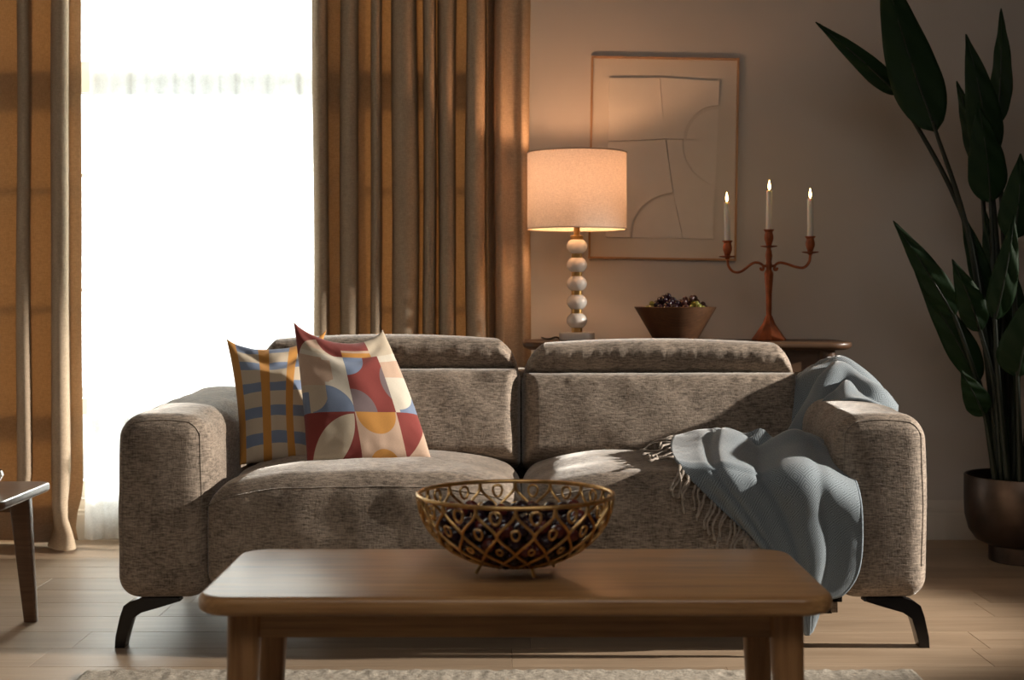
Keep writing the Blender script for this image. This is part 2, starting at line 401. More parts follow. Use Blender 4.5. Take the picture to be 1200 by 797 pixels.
def cushion(w, h, T, Tb, re, rct, rcb, nx=60, nzz=40, disp=None, arch=0.0):
    """upholstered block: outline rounded rect (top radius rct, bottom rcb); returns verts, faces in local x,z with y towards viewer negative"""
    m = MB(); grids = []
    for side in (-1, 1):
        rows = []
        for k in range(nzz+1):
            b = k/nzz; z = h*(.5-.5*math.cos(math.pi*b)) if True else h*b
            if z > h-rct: hw = w/2-rct+math.sqrt(max(0, rct**2-(z-(h-rct))**2))
            elif z < rcb: hw = w/2-rcb+math.sqrt(max(0, rcb**2-(rcb-z)**2))
            else: hw = w/2
            row = []
            for i in range(nx+1):
                a = 2*i/nx-1; s = math.sin(math.pi/2*a)*.5+.5*a; s = math.sin(math.pi/2*a) if abs(a) > 2 else s
                x = s*hw; d = min(hw-abs(x), z, h-z)
                q = min(d/re, 1); f = math.sqrt(max(0, 1-(1-q)**2))
                yv = (-T if side < 0 else Tb)*f
                if side < 0:
                    yv -= .02*f*(1-(x/(w/2))**2)*math.sin(math.pi*z/h)
                    if disp: yv += f*disp(x, z)
                row.append((x, yv, z+arch*(1-(x/(w/2))**2)*z/h))
            rows.append(row)
        rings(m, rows if side > 0 else [r[::-1] for r in rows], False, False)
    return m
def place(m, mtx):
    m.v = [tuple(mtx @ Vector(p)) for p in m.v]; return m
def back(x0, x1, z0, ztop):
    w = x1-x0-.004; lean = R(17)
    M4 = Matrix.Translation(((x0+x1)/2, 4.36, z0)) @ Matrix.Rotation(-lean, 4, 'X')
    L = (ztop-z0)/math.cos(lean); h1 = L-.092
    sd = x0*3
    b = place(cushion(w, h1, .115, .10, .05, .022, .02, 70, 50, lambda x, z: .005*nz((x*9+sd, z*9, 1))+.004*nz((x*30+sd, z*6, 4))*(1 if z > h1*.8 else .2)), M4).build('back_cushion', m_sofa, sofa, sharp=0)
    M5 = M4 @ Matrix.Translation((0, .010, h1-.018))
    gath = lambda x, z: (.0052*nz((x*42+sd, z*7, 2.2))+.004*nz((x*85, z*10, 9)))*max(0, 1-(z/.085)**2)
    place(cushion(w-.012, .113, .112, .10, .062, .098, .016, 110, 30, gath, .020), M5).build('headrest', m_sofa, b, sharp=0)
back(IX0+.008, MX, .41, .789); back(MX, IX1+.022, .41, .776)
m = MB(); rbox(m, IX0, IX1, 4.50, SY1, .14, .70, .03, 3, (8, 3, 6)); m.build('back_frame', m_sofa, sofa, sharp=0)
m = MB(); box(m, IX0-.02, IX1+.02, SY0+.05, SY1-.04, .118, .16); m.build('base_frame', m_blackfab, sofa, smooth=False)
for sx, x in ((-1, IX0+.045), (1, IX1-.035)):
    m = MB(); bevbox(m, x-.03, x+.03, SY0+.06, 4.2, .085, .13, .004); m.build('recliner_rail', m_blackfab, sofa, smooth=False)
    x2 = x+sx*.035
    m = MB(); bevbox(m, x2-.008, x2+.008, SY0+.05, 4.2, .09, .135, .004); m.build('rail_cover', m_sofa, sofa, smooth=False)
def leg(x, y, sx):
    # flat plate that bends into a slanting blade foot
    prof = [(-.165, .134), (-.165, .122), (-.09, .104), (-.035, .088), (-.018, .06), (-.008, .006), (0, 0), (.014, 0), (.016, .008), (.004, .082), (-.006, .108), (-.024, .118), (-.06, .122), (-.06, .134)]
    prof = [(-.150, .1335), (-.152, .124), (-.10, .108), (-.05, .094), (-.026, .078), (-.014, .04), (-.004, .0), (.022, .0), (.020, .03), (.008, .084), (-.002, .112), (-.02, .124), (-.05, .1335)]
    m = MB(); rs = []
    for dy, ins in ((-.022, .004), (-.018, 0), (.018, 0), (.022, .004)):
        c = np.mean(prof, axis=0)
        rs.append([(x+sx*(a*(1-ins*6)), y+dy, b) for a, b in prof])
    rings(m, rs, True); return m.build('leg', m_black, sofa, sharp=35)
leg(SX0+.012, 3.80, -1); leg(SX1-.014, 3.80, 1); leg(SX0+.012, 4.56, -1); leg(SX1-.014, 4.56, 1)

# ---------------------------------------------------------------- cushions on the sofa
def pillow(name, cs, sagx, sagz, T, mat, label, wr=.006, nn=56, seed=0, parentloc=None):
    """cs: TL TR BR BL corners in space; edges pulled in between the corners"""
    TL, TR, BR, BL = [np.array(c) for c in cs]
    n = np.cross(BR-BL, TL-BL); n /= np.linalg.norm(n)
    if n[1] > 0: n = -n
    m = MB(); uv = []
    ex = ((BR-BL)+(TR-TL)); ex /= np.linalg.norm(ex); ez = ((TL-BL)+(TR-BR)); ez /= np.linalg.norm(ez)
    for side in (1, -1):
        rows = []
        for k in range(nn+1):
            v = .5-.5*math.cos(math.pi*k/nn); row = []
            for i in range(nn+1):
                u = .5-.5*math.cos(math.pi*i/nn)
                p = (BL*(1-u)+BR*u)*(1-v)+(TL*(1-u)+TR*u)*v
                cu, cv = 4*u*(1-u), 4*v*(1-v)
                p = p + ez*(-sagz[0]*cu**.8*v**2 + sagz[1]*cu*(1-v)**2) + ex*(sagx[0]*cv*(1-u)**2 - sagx[1]*cv*u**2)
                th = T*(cu*cv)**.42*(.9+.1*cu)
                if side > 0:
                    e = max(0, 1-min(cu, cv)*1.5)
                    th += wr*(cu*cv)**.3*(1.2*nz((u*5+seed, v*5, seed))+1.1*e*nz((u*14+seed, v*14, 3)))
                    th -= .010*math.exp(-((v-.86-.1*math.cos(u*6))/.05)**2)*cu
                row.append(tuple(p+n*side*th)); uv.append((u, v))
            rows.append(row)
        if side < 0: rows = [r[::-1] for r in rows]; uv[-(nn+1)**2:] = [q for k in range(nn+1) for q in uv[len(uv)-(nn+1)**2+k*(nn+1):len(uv)-(nn+1)**2+(k+1)*(nn+1)][::-1]]
        rings(m, rows, False, False)
    c = (BL+BR)/2
    return m.build(name, mat, None, loc=tuple(c), sharp=0, uv=uv)
C = dict(red=(.235, .038, .030), cream=(.56, .47, .35), peach=(.56, .39, .285), blue=(.19, .245, .36), purple=(.20, .145, .15), orange=(.56, .26, .055), white=(.64, .58, .48))
def linen_bsdf(t, col):
    w1 = t.noise((900, 60, 1), 1, 2, .5, t.coord('UV')); w2 = t.noise((60, 900, 1), 1, 2, .5, t.coord('UV'))
    f = t.math('MULTIPLY', t.math('ADD', w1, w2), .5)
    c = t.mix(.35, col, t.mix(1.0, col, t.ramp(f, [(.35, (.55, .55, .55)), (.65, (1.25, 1.2, 1.15))]), 'MULTIPLY'))
    t.bsdf(Base_Color=c, Roughness=.9, Sheen_Weight=.15, Normal=t.bump(f, .25, .001))
def pattern(name, base, shapes):
    t = NT(name); sep = t.n('SeparateXYZ', None, Vector=t.coord('UV')); U, V = sep.outputs[0], sep.outputs[1]
    AS = 1.08                                       # height to width of the pattern space
    W = t.math('MULTIPLY', V, AS)
    col = base
    gt_ = lambda a, b: t.math('GREATER_THAN', a, b); lt = lambda a, b: t.math('LESS_THAN', a, b)
    def dist(cx, cy):
        du = t.math('SUBTRACT', U, cx); dv = t.math('SUBTRACT', W, cy)
        return t.math('SQRT', t.math('ADD', t.math('MULTIPLY', du, du), t.math('MULTIPLY', dv, dv)))
    for c, rect, circ in shapes:
        f = None
        def land(a, b): return b if a is None else t.math('MULTIPLY', a, b)
        if rect:
            u0, u1, v0, v1 = rect
            if u0 > 0: f = land(f, gt_(U, u0))
            if u1 < 1: f = land(f, lt(U, u1))
            if v0 > 0: f = land(f, gt_(W, v0*AS))
            if v1 < 1: f = land(f, lt(W, v1*AS))
        for cx, cy, r in circ:
            d = dist(cx, cy*AS); f = land(f, lt(d, r) if r > 0 else gt_(d, -r))
        col = t.mix(f, col, C[c]+(1,))
    linen_bsdf(t, col); return t.m
u1, u2, v1, v2 = .44, .80, .315, .80
m_geo = pattern('geometric_linen', C['cream']+(1,), [
    # middle left cell
    ('white', (0, u1, v1, v2), []), ('peach', (0, .22, .50, .76), []), ('peach', (0, .30, .55, .74), [(.34, .46, -.13)]),
    ('cream', (0, .22, v1, .52), []),
    ('blue', (.22, u1, v1, .56), [(.22, .315, .225)]), ('blue', (.08, .23, v1, .44), [(.07, .47, -.16)]), ('blue', (0, .06, v1-.02, .47), []),
    # top left
    ('cream', (0, u1, v2, 1), []), ('peach', (.10, u1, .84, 1), [(.12, .70, .28)]),
    ('red', (.20, u1, v2, 1), [(.40, .98, .20)]), ('red', (0, .26, .70, 1), [(.30, .68, -.30)]),
    # middle cell
    ('red', (u1, u2, v1, v2), []), ('blue', (u1, u2, v1, v2), [(u1, v2, .20)]), ('purple', (u1, u2, v1, v2), [(u1, v1, .20)]),
    ('purple', (u1, u2, v1, v2), [(.98, .56, .235)]),
    # top middle
    ('peach', (u1, u2, v2, 1), []), ('orange', (u1, u2, v2, v2+.045), []), ('red', (u1, .74, .87, 1), []),
    # right column
    ('white', (u2, 1, v1, v2), []), ('peach', (u2, 1, .60, .74), []), ('blue', (.84, 1, v1, .44), [(.84, .48, -.155)]), ('cream', (.74, 1, v2, 1), []),
    # bottom left
    ('red', (0, u1, 0, v1), []), ('cream', (0, u1, 0, v1), [(.44, -.07, .40), (.02, .30, .41)]),
    # bottom middle
    ('peach', (u1, u2, 0, v1), []), ('orange', (u1, u2, 0, v1), [(.62, v1, .17)]), ('orange', (u1, u2, 0, v1), [(.62, -.06, .13)]),
    # bottom right
    ('red', (u2, 1, 0, v1), []), ('peach', (u2-.02, 1, 0, v1), [(.55, .40, -.50)]),
])
stripes = []
for a in (.085, .29, .50, .71, .905): stripes.append(('blue', (0, 1, a, a+.085), []))
for a, b in ((0, .085), (.31, .42), (.63, .73), (.93, 1)): stripes.append(('orange', (a, b, 0, 1), []))
m_str = pattern('striped_linen', C['cream']+(1,), stripes)
pb = pillow('throw_pillow', [P(265, 396, 4.30), P(383, 386, 4.36), P(371, 541, 4.12), P(281, 545, 4.08)], (.012, .03), (.062, .012), .062, m_str, '', seed=2)
tag(pb, 'cream throw pillow with mustard and blue plaid stripes against the sofa arm', 'pillow')
pf = pillow('throw_pillow', [P(344, 377, 4.13), P(448, 386, 4.17), P(505, 537, 4.02), P(360, 541, 3.97)], (.004, -.008), (.062, -.006), .072, m_geo, '', seed=5)
tag(pf, 'throw pillow printed with red, blue and orange circle segments', 'pillow')

# ---------------------------------------------------------------- blanket
t = NT('blue_grey_wool')
sep = t.n('SeparateXYZ', None, Vector=t.coord('UV'))
def tri(x): return t.math('PINGPONG', x, .5)
dd = t.math('ADD', tri(t.math('MULTIPLY', sep.outputs[0], 1/.042)), tri(t.math('MULTIPLY', sep.outputs[1], 1/.042)))
ln = t.math('PINGPONG', t.math('MULTIPLY', dd, 6.0), .5)
ln = t.math('ADD', t.math('MULTIPLY', ln, 1.6), t.math('MULTIPLY', t.noise(scale=400, detail=2), .25))
t.bsdf(Base_Color=t.ramp(ln, [(.25, (.115, .142, .162)), (.75, (.255, .295, .32))]), Roughness=.95, Sheen_Weight=.4, Sheen_Roughness=.4, Normal=t.bump(ln, .3, .0015))
m_wool = t.m
m_fringe = plain('wool_fringe', (.34, .29, .24), .95, var=.25, vs=80, bump=.5, bs=500)
m_hem = plain('blanket_hem', (.20, .24, .27), .95, var=.2, vs=80)
rowsB = [
 [(1012,458,4.60),(1024,462,4.52),(1036,467,4.42),(1046,474,4.30),(1050,484,4.18),(1036,486,4.10)],
 [(1000,440,4.62),(1008,444,4.52),(1018,448,4.42),(1026,454,4.28),(1024,464,4.17),(1010,474,4.10)],
 [(968,430,4.60),(978,424,4.52),(990,424,4.42),(1000,436,4.30),(1000,452,4.20),(988,470,4.12)],
 [(938,444,4.58),(950,433,4.50),(966,428,4.40),(980,438,4.29),(984,456,4.21),(974,476,4.13)],
 [(918,468,4.45),(930,456,4.41),(945,450,4.35),(960,455,4.27),(967,470,4.19),(963,492,4.13)],
 [(905,500,4.38),(917,488,4.34),(930,482,4.29),(943,486,4.22),(952,500,4.17),(954,518,4.12)],
 [(842,522,4.30),(872,526,4.26),(902,528,4.22),(922,530,4.18),(940,536,4.14),(956,546,4.08)],
 [(797,509,4.16),(836,504,4.10),(868,508,4.02),(906,514,3.97),(943,508,3.94),(975,527,3.92)],
 [(786,526,3.95),(822,524,3.90),(862,524,3.87),(908,530,3.85),(956,528,3.84),(995,552,3.80)],
 [(799,550,3.742),(830,554,3.71),(868,556,3.69),(912,562,3.69),(964,562,3.68),(1006,588,3.70)],
 [(835,588,3.705),(862,597,3.69),(895,604,3.685),(932,609,3.685),(972,614,3.685),(1009,634,3.69)],
 [(865,619,3.705),(886,630,3.69),(912,640,3.685),(942,647,3.685),(974,656,3.685),(1004,671,3.69)],
 [(893,648,3.705),(908,660,3.69),(926,670,3.685),(945,679,3.685),(966,687,3.685),(988,695,3.69)],
 [(920,690,3.70),(928,700,3.69),(937,705,3.685),(946,709,3.685),(955,708,3.685),(966,704,3.69)],
 [(938,735,3.70),(940,740,3.69),(943,744,3.685),(947,745,3.685),(950,742,3.685),(953,736,3.69)]]
ctl = np.array([[P(*q) for q in r] for r in rowsB])
NB, NA = 150, 80
g1 = np.array([crv(r, NA) for r in ctl])                       # along width
g = np.array([crv(g1[:, j], NB) for j in range(NA)]).transpose(1, 0, 2)
du = np.gradient(g, axis=1); dv = np.gradient(g, axis=0)
nn_ = np.cross(du, dv); nn_ /= np.linalg.norm(nn_, axis=2, keepdims=True)+1e-9
nn_ *= np.where(nn_[:, :, 1:2] > 0, -1, 1)
for k in range(NB):
    tt = k/(NB-1)
    for j in range(NA):
        s = j/(NA-1)
        if tt < .40: a = .028*abs(math.sin(s*11+5*tt+1.4*nz((s*2, tt*8, 1))))-.014+.014*nz((s*6, tt*12, 2))
        else:
            a = .007*nz((s*5, tt*7, 8))+.005*math.sin(s*17+tt*5)
            fall = min(1, max(0, (tt-.42)/.1))
            for c0_, wd, dp in ((.52+.12*(tt-.5), .045, .018), (.24+.15*(tt-.5), .035, .011), (.80-.10*(tt-.5), .04, .008)):
                a -= fall*dp*math.exp(-((s-c0_)/wd)**2)*(1-.5*max(0, tt-.7)/.3)
            a += fall*.012*math.exp(-((s-.72)/.12)**2)
        g[k, j] += nn_[k, j]*a*(1 if 0 < tt < .9 else .3)
        if tt > .62: g[k, j, 1] = min(g[k, j, 1], 3.715)
uvb = []
su = np.cumsum(np.linalg.norm(np.diff(g, axis=1, prepend=g[:, :1]), axis=2), axis=1)
sv = np.cumsum(np.linalg.norm(np.diff(g, axis=0, prepend=g[:1]), axis=2), axis=0)
svm = sv.mean(axis=1); sum_ = su[100]
for k in range(NB):
    for j in range(NA): uvb.append((sum_[j], svm[k]))
m = MB(); rings(m, [list(map(tuple, r)) for r in g], False, False)
bl_loc = P(905, 540, 3.85)
bl = m.build('blanket', m_wool, None, loc=bl_loc, sharp=0, uv=uvb)
md = bl.modifiers.new('thickness', 'SOLIDIFY'); md.thickness = .006; md.offset = 0
tag(bl, 'blue grey woven throw blanket with beige fringe draped over arm and seat', 'blanket')
mm = MB(); tube(mm, [tuple(p) for p in g[:, -1]], .0045, 6); mm.build('hem', m_hem, bl, sharp=0)
ks = np.linspace(66, NB-2, 52)
for q, kf in enumerate(ks):
    k = int(kf); p = g[k, 0]; rnd = random.random
    L = .06+.03*rnd(); pts = [tuple(p)]
    if p[1] > 3.80:                        # lies on the seat, curling to the left
        dx = -(.05+.05*rnd()); z0 = p[2]
        seat_z = .495
        for i in range(1, 9):
            f = i/8; pts.append((p[0]+dx*f+.012*math.sin(f*5+q), p[1]-.02*f+.02*math.sin(f*4+q*2), max(seat_z, z0-.05*f*f)+.010*rnd()*f))
    else:
        sway = -.018+.03*(rnd()-.5)
        for i in range(1, 9):
            f = i/8; pts.append((p[0]+sway*math.sin(f*1.9)+.004*math.sin(f*6+q), min(p[1]-.010, 3.70)-.004*rnd(), max(.006, p[2]-L*f)))
    mm = MB(); c = crv(pts, 14); tube(mm, c, [.0034+.0008*math.sin(i*2.2) for i in range(12)]+[.0052, .0030], 6); mm.build('tassel', m_fringe, bl, sharp=0)

# ---------------------------------------------------------------- coffee table
TX, TY, TZ = .006, 2.675, .42
RUG = .014
ct = thing('coffee_table', (TX, TY, RUG), 'low acacia wood coffee table with rounded corners on the rug', 'coffee table')
m = MB(); slab(m, TX, TY, TZ-.034, TZ, 1.11, .48, .062, .012, .016); m.build('tabletop', m_table, ct, sharp=30)
def tleg(par, x, y, z0, z1, r0, r1, dx, dy, mat, n=20):
    m = MB(); rs = []
    for i in range(9):
        f = i/8; r = r0+(r1-r0)*f; cx, cy = x+dx*(1-f), y+dy*(1-f)
        rs.append([(cx+r*math.copysign(abs(math.cos(a))**.8, math.cos(a)), cy+r*math.copysign(abs(math.sin(a))**.8, math.sin(a)), z0+(z1-z0)*f) for a in [2*math.pi*j/n for j in range(n)]])
    rings(m, rs, True); return m.build('leg', mat, par)
for sx in (-1, 1):
    for sy in (-1, 1): tleg(ct, TX+sx*.478, TY+sy*.155, RUG, TZ-.03, .021, .031, sx*.012, sy*.012, m_tleg)
m = MB(); bevbox(m, TX-.452, TX+.452, TY-.166, TY-.144, .335, TZ-.03, .001); m.build('apron', m_table, ct, smooth=False)
m = MB(); bevbox(m, TX-.452, TX+.452, TY+.144, TY+.166, .335, TZ-.03, .001); m.build('apron', m_table, ct, smooth=False)
for s in (-1, 1):
    m = MB(); bevbox(m, TX+s*.478-.011, TX+s*.478+.011, TY-.128, TY+.128, .335, TZ-.03, .001); m.build('apron', m_table, ct, smooth=False)

# ---------------------------------------------------------------- gold wire bowl and grapes
BX, BY, BZ = (604-600)*2.66/F, 2.665, TZ
gb = thing('wire_bowl', (BX, BY, BZ), 'gold openwork metal bowl of scrolls and lattice on the coffee table', 'bowl')
BR_, BH, B0 = .183, .146, .014
def bprof(t):                                            # t=0 rim, 1 bottom
    a = t*math.pi/2*.90
    return BR_*math.cos(a)**.92, BH-(BH-B0)*math.sin(a)/math.sin(math.pi/2*.90)
def bpt(th, t): r, z = bprof(t); return (BX+r*math.cos(th), BY+r*math.sin(th), BZ+z)
m = MB(); tube(m, [bpt(2*math.pi*i/96, 0) for i in range(96)], .0040, 8, True); m.build('rim', m_gold, gb, sharp=0)
m = MB(); r1_, z1_ = bprof(1); tube(m, [bpt(2*math.pi*i/48, 1) for i in range(48)], .003, 6, True)
tube(m, [bpt(2*math.pi*i/48, .90) for i in range(48)], .0025, 6, True); m.build('base_ring', m_gold, gb, sharp=0)
NBW = 16; dth = 2*math.pi/NBW; lev = [0.0, .30, .52, .70, .86, 1.0]
def mt(t):
    for i in range(5):
        if t <= lev[i+1]+1e-6:
            a = (t-lev[i])/(lev[i+1]-lev[i])
            e = (max(0, a-.16)/.84)**1.0 if i == 0 else a
            e = e*e*(3-2*e) if i == 0 else .65*a+.35*a*a*(3-2*a)
            return i+e
for k in range(NBW):
    for sgn in (1, -1):
        ph = math.pi/NBW if False else 0
        pts = [bpt(-math.pi/2+k*dth+sgn*mt(t)*dth/2, t) for t in np.linspace(0, 1, 40)]
        rad = [.0036 if i < 4 else .0028 for i in range(40)]
        m = MB(); tube(m, pts, rad, 6); m.build('lattice_wire', m_gold, gb, sharp=0)
def ring_at(th, t, rw, rh, rad=.0022):
    c = Vector(bpt(th, t)); tx = Vector((-math.sin(th), math.cos(th), 0)); dn = (Vector(bpt(th, t+.01))-Vector(bpt(th, t-.01))).normalized()
    m = MB(); tube(m, [c+tx*rw*math.cos(a)+dn*rh*math.sin(a)*(1+.25*math.sin(a)) for a in [2*math.pi*i/20 for i in range(20)]], rad, 6, True); m.build('scroll_ring', m_gold, gb, sharp=0)
for k in range(NBW):
    ring_at(-math.pi/2+(k+.5)*dth, .085, .0095, .0115, .0026); ring_at(-math.pi/2+k*dth, .26, .0075, .0105); ring_at(-math.pi/2+(k+.5)*dth, .475, .0055, .008)
for k in range(4):
    th = math.pi/4+k*math.pi/2-.35; m = MB()
    p = Vector(bpt(th, .86)); q = Vector((p.x+.012*math.cos(th), p.y+.012*math.sin(th), BZ+.0035))
    tube(m, crv([p, (p+q)/2, q], 8), [.003]*6+[.0035, .003], 8); m.build('foot', m_gold, gb, sharp=0)
# grapes settle in the bowl (simple relaxation)
rng = np.random.default_rng(3); NG = 246; GR = .0135
pos = np.column_stack([rng.uniform(-.1, .1, NG), rng.uniform(-.1, .1, NG), rng.uniform(.06, .46, NG)]); rad_ = rng.uniform(.0124, .0140, NG)
rt = np.array([bprof(t) for t in np.linspace(0, 1, 80)])[::-1]
for it in range(420):
    pos[:, 2] -= .0012 if it < 380 else .0002
    d = pos[:, None]-pos[None]; L = np.linalg.norm(d, axis=2)+np.eye(NG); ov = np.clip(rad_[:, None]+rad_[None]-L, 0, None)*(1-np.eye(NG))
    pos += (d/L[..., None]*ov[..., None]*.32).sum(axis=1)
    cq = (pos-np.array([0, 0, .086]))/np.array([.116, .116, .042]); cl = np.linalg.norm(cq, axis=1)+1e-6
    pos += np.where(cl < 1, (1-cl)*.5, 0)[:, None]*cq/cl[:, None]*np.array([.116, .116, .042])
    for _ in range(2):
        r = np.hypot(pos[:, 0], pos[:, 1]); zz = np.clip(pos[:, 2], rt[0, 1], None)
        pos[:, 2] = np.maximum(pos[:, 2], B0+rad_+.003)
        lim = np.interp(pos[:, 2]-rad_*.45, rt[:, 1], rt[:, 0])-rad_*1.05-.004; lim = np.clip(lim, .02, None)
        ex_ = r > lim; sc = np.where(ex_, lim/np.maximum(r, 1e-6), 1); pos[:, :2] *= sc[:, None]
        pos[:, 2] += np.where(ex_, (r-lim)*.35, 0)
def sphere(name, mat, r, n=14, k=9, sz=1.0):
    m = MB(); lathe(m, [(max(r*math.sin(math.pi*i/k), 1e-5), -r*sz*math.cos(math.pi*i/k)) for i in range(k+1)], (0, 0, 0), n, False); return m.build(name, mat, None, sharp=0)
def grapes(proto, spots, label, group):
    for i, (p, r) in enumerate(spots):
        o = proto if i == 0 else proto.copy()
        if i: COL.objects.link(o)
        o.location = p; o.scale = (r/.0125,)*3; o.rotation_euler = (random.uniform(0, 3), random.uniform(0, 3), 0)
        tag(o, label, 'grape', group)
dark = []; red = []
for i in range(NG):
    if pos[i, 2] > .22 or np.hypot(pos[i, 0], pos[i, 1]) > BR_-.012: continue
    (red if rng.random() < .22 else dark).append(((BX+pos[i, 0], BY+pos[i, 1], BZ+pos[i, 2]), rad_[i]))
grapes(sphere('grape', m_grape, .0125, sz=1.12), dark, 'dark purple grape heaped in the gold openwork bowl', 'dark grapes in the gold bowl')
grapes(sphere('grape', m_redgrape, .0125, sz=1.12), red, 'reddish grape among dark ones in the gold openwork bowl', 'red grapes in the gold bowl')

# ---------------------------------------------------------------- console table behind the sofa
KZ, KY = .776, 5.04
KX0, KX1 = (613-600)*4.86/F, (997-600)*4.95/F
cn = thing('console_table', ((KX0+KX1)/2, KY, 0), 'dark walnut console table behind the sofa under the picture', 'console table')
m = MB(); slab(m, (KX0+KX1)/2, KY, KZ-.028, KZ, KX1-KX0, .375, .09, .008, .03); m.build('tabletop', m_cons, cn, sharp=30)
for sx in (-1, 1):
    xx = (KX0+KX1)/2+sx*((KX1-KX0)/2-.09)
    for sy in (-1, 1): tleg(cn, xx, KY+sy*.115, 0, KZ-.026, .020, .029, sx*.014, sy*.01, m_consleg)
    m = MB(); bevbox(m, xx-.011, xx+.011, KY-.09, KY+.09, KZ-.105, KZ-.026, .001); m.build('apron', m_cons, cn, smooth=False)
for sy in (-1, 1):
    m = MB(); bevbox(m, KX0+.115, KX1-.115, KY+sy*.115-.011, KY+sy*.115+.011, KZ-.105, KZ-.026, .001); m.build('apron', m_cons, cn, smooth=False)

# ---------------------------------------------------------------- lamp
LY = 5.06; sc_ = LY/F; LX = (676-600)*sc_
lam = thing('table_lamp', (LX, LY, KZ), 'table lamp with white drum shade and stacked ceramic balls on the console', 'table lamp')
m = MB(); lathe(m, [(.059, 0), (.063, .003), (.063, .025), (.060, .029), (.03, .0295)], (LX, LY, KZ), 40); m.build('base', m_marble, lam, sharp=35)
z = KZ+.029; zb = []
for i in range(5):
    m = MB(); lathe(m, [(.018, 0), (.0195, .001), (.0195, .017), (.018, .018)], (LX, LY, z), 28); m.build('brass_collar', m_brass, lam, sharp=35)
    z += .0155; k = 14
    m = MB(); lathe(m, [(.036*math.sin(R(30)+R(120)*j/k)/math.sin(R(90)), .0262-.0262*math.cos(R(30)+R(120)*j/k)/math.cos(R(30))) for j in range(k+1)], (LX, LY, z), 36); m.build('ceramic_ball', m_ceramic, lam, sharp=0)
    z += .0505
zc = z
m = MB(); lathe(m, [(.022, 0), (.023, .001), (.023, .013), (.0215, .014), (.011, .015), (.011, .05), (.013, .055), (.013, .10), (.010, .105)], (LX, LY, zc), 28); m.build('neck', m_brass, lam, sharp=35)
SZ0, SZ1, SR = HC+(V0-268.5)*sc_, HC+(V0-179.5)*sc_, .1765
m_shade = cloth('lampshade_linen', (.80, .74, .66), (.80, .69, .63), .165, 0, 700, .1)
m = MB(); rs = []
for r, zz in ((SR, SZ0), (SR, SZ1), (SR-.002, SZ1), (SR-.002, SZ0)):
    rs.append([(LX+r*math.cos(2*math.pi*j/64), LY+r*math.sin(2*math.pi*j/64), zz) for j in range(64)])
rings(m, rs[:2], False); sh = m.build('lamp_shade', m_shade, lam, sharp=0)
for zz in (SZ0, SZ1):
    m = MB(); tube(m, [(LX+SR*math.cos(2*math.pi*j/64), LY+SR*math.sin(2*math.pi*j/64), zz) for j in range(64)], .0024, 6, True); m.build('shade_rim', plain('shade_trim', (.55, .45, .36), .8) if zz == SZ0 else bpy.data.materials['shade_trim'], sh, sharp=0)
zs_ = SZ1-.03
m = MB()
for a in (0, 120, 240): tube(m, [(LX, LY, zs_), (LX+SR*math.cos(R(a)), LY+SR*math.sin(R(a)), SZ1-.004)], .0016, 6)
m.build('shade_spider', m_brass, sh)
m = MB(); tube(m, [(LX, LY-.0, zc+.1), (LX+.045, LY, zc+.14), (LX+.05, LY, zs_-.05), (LX+.01, LY, zs_), (LX-.01, LY, zs_), (LX-.05, LY, zs_-.05), (LX-.045, LY, zc+.14), (LX, LY, zc+.1)], .0018, 6); m.build('harp', m_brass, lam, sharp=0)
ZBULB = zc+.165
m = MB(); lathe(m, [(.012, -.062), (.013, -.04), (.022, -.02), (.029, 0), (.027, .014), (.016, .026), (.001, .030)], (LX, LY, ZBULB), 20); m.build('bulb', emit('bulb_glow', (1.0, .56, .24), 22.0), lam, sharp=0)
lp_ = light('lamp_bulb', 'POINT', (LX, LY, ZBULB+.05), None, 6.2, (1.0, .52, .27), shadow_soft_size=.03)
m = MB(); tube(m, crv([(LX-.06, LY, KZ+.006), (LX-.075, LY-.015, KZ+.012), (LX-.095, LY-.01, KZ+.006), (LX-.11, LY+.06, KZ+.004), (LX-.12, LY+.2, KZ+.004)], 24), .0035, 6); m.build('power_cord', m_cable, lam, sharp=0)

# ---------------------------------------------------------------- picture
PC = P(778, 185.5, YW-.016); PW, PH = .567, .776
pic = thing('picture_frame', (PC[0], YW-.002, PC[2]), 'framed cream paper relief of arcs in a thin oak frame', 'picture')
pic.rotation_euler = (0, R(.9), 0)
def pb_(m, x0, x1, z0, z1, ya, yb): return box(m, PC[0]+x0, PC[0]+x1, YW-.002-yb, YW-.002-ya, PC[2]+z0, PC[2]+z1)
fr_ = .0075
for x0, x1, z0, z1 in ((-PW/2, -PW/2+fr_, -PH/2, PH/2), (PW/2-fr_, PW/2, -PH/2, PH/2), (-PW/2+fr_, PW/2-fr_, -PH/2, -PH/2+fr_), (-PW/2+fr_, PW/2-fr_, PH/2-fr_, PH/2)):
    pb_(MB(), x0, x1, z0, z1, 0, .015).build('frame_bar', m_frame, pic, smooth=False)
pb_(MB(), -PW/2+fr_, PW/2-fr_, -PH/2+fr_, PH/2-fr_, 0, .003).build('mat_board', m_mat, pic, smooth=False)
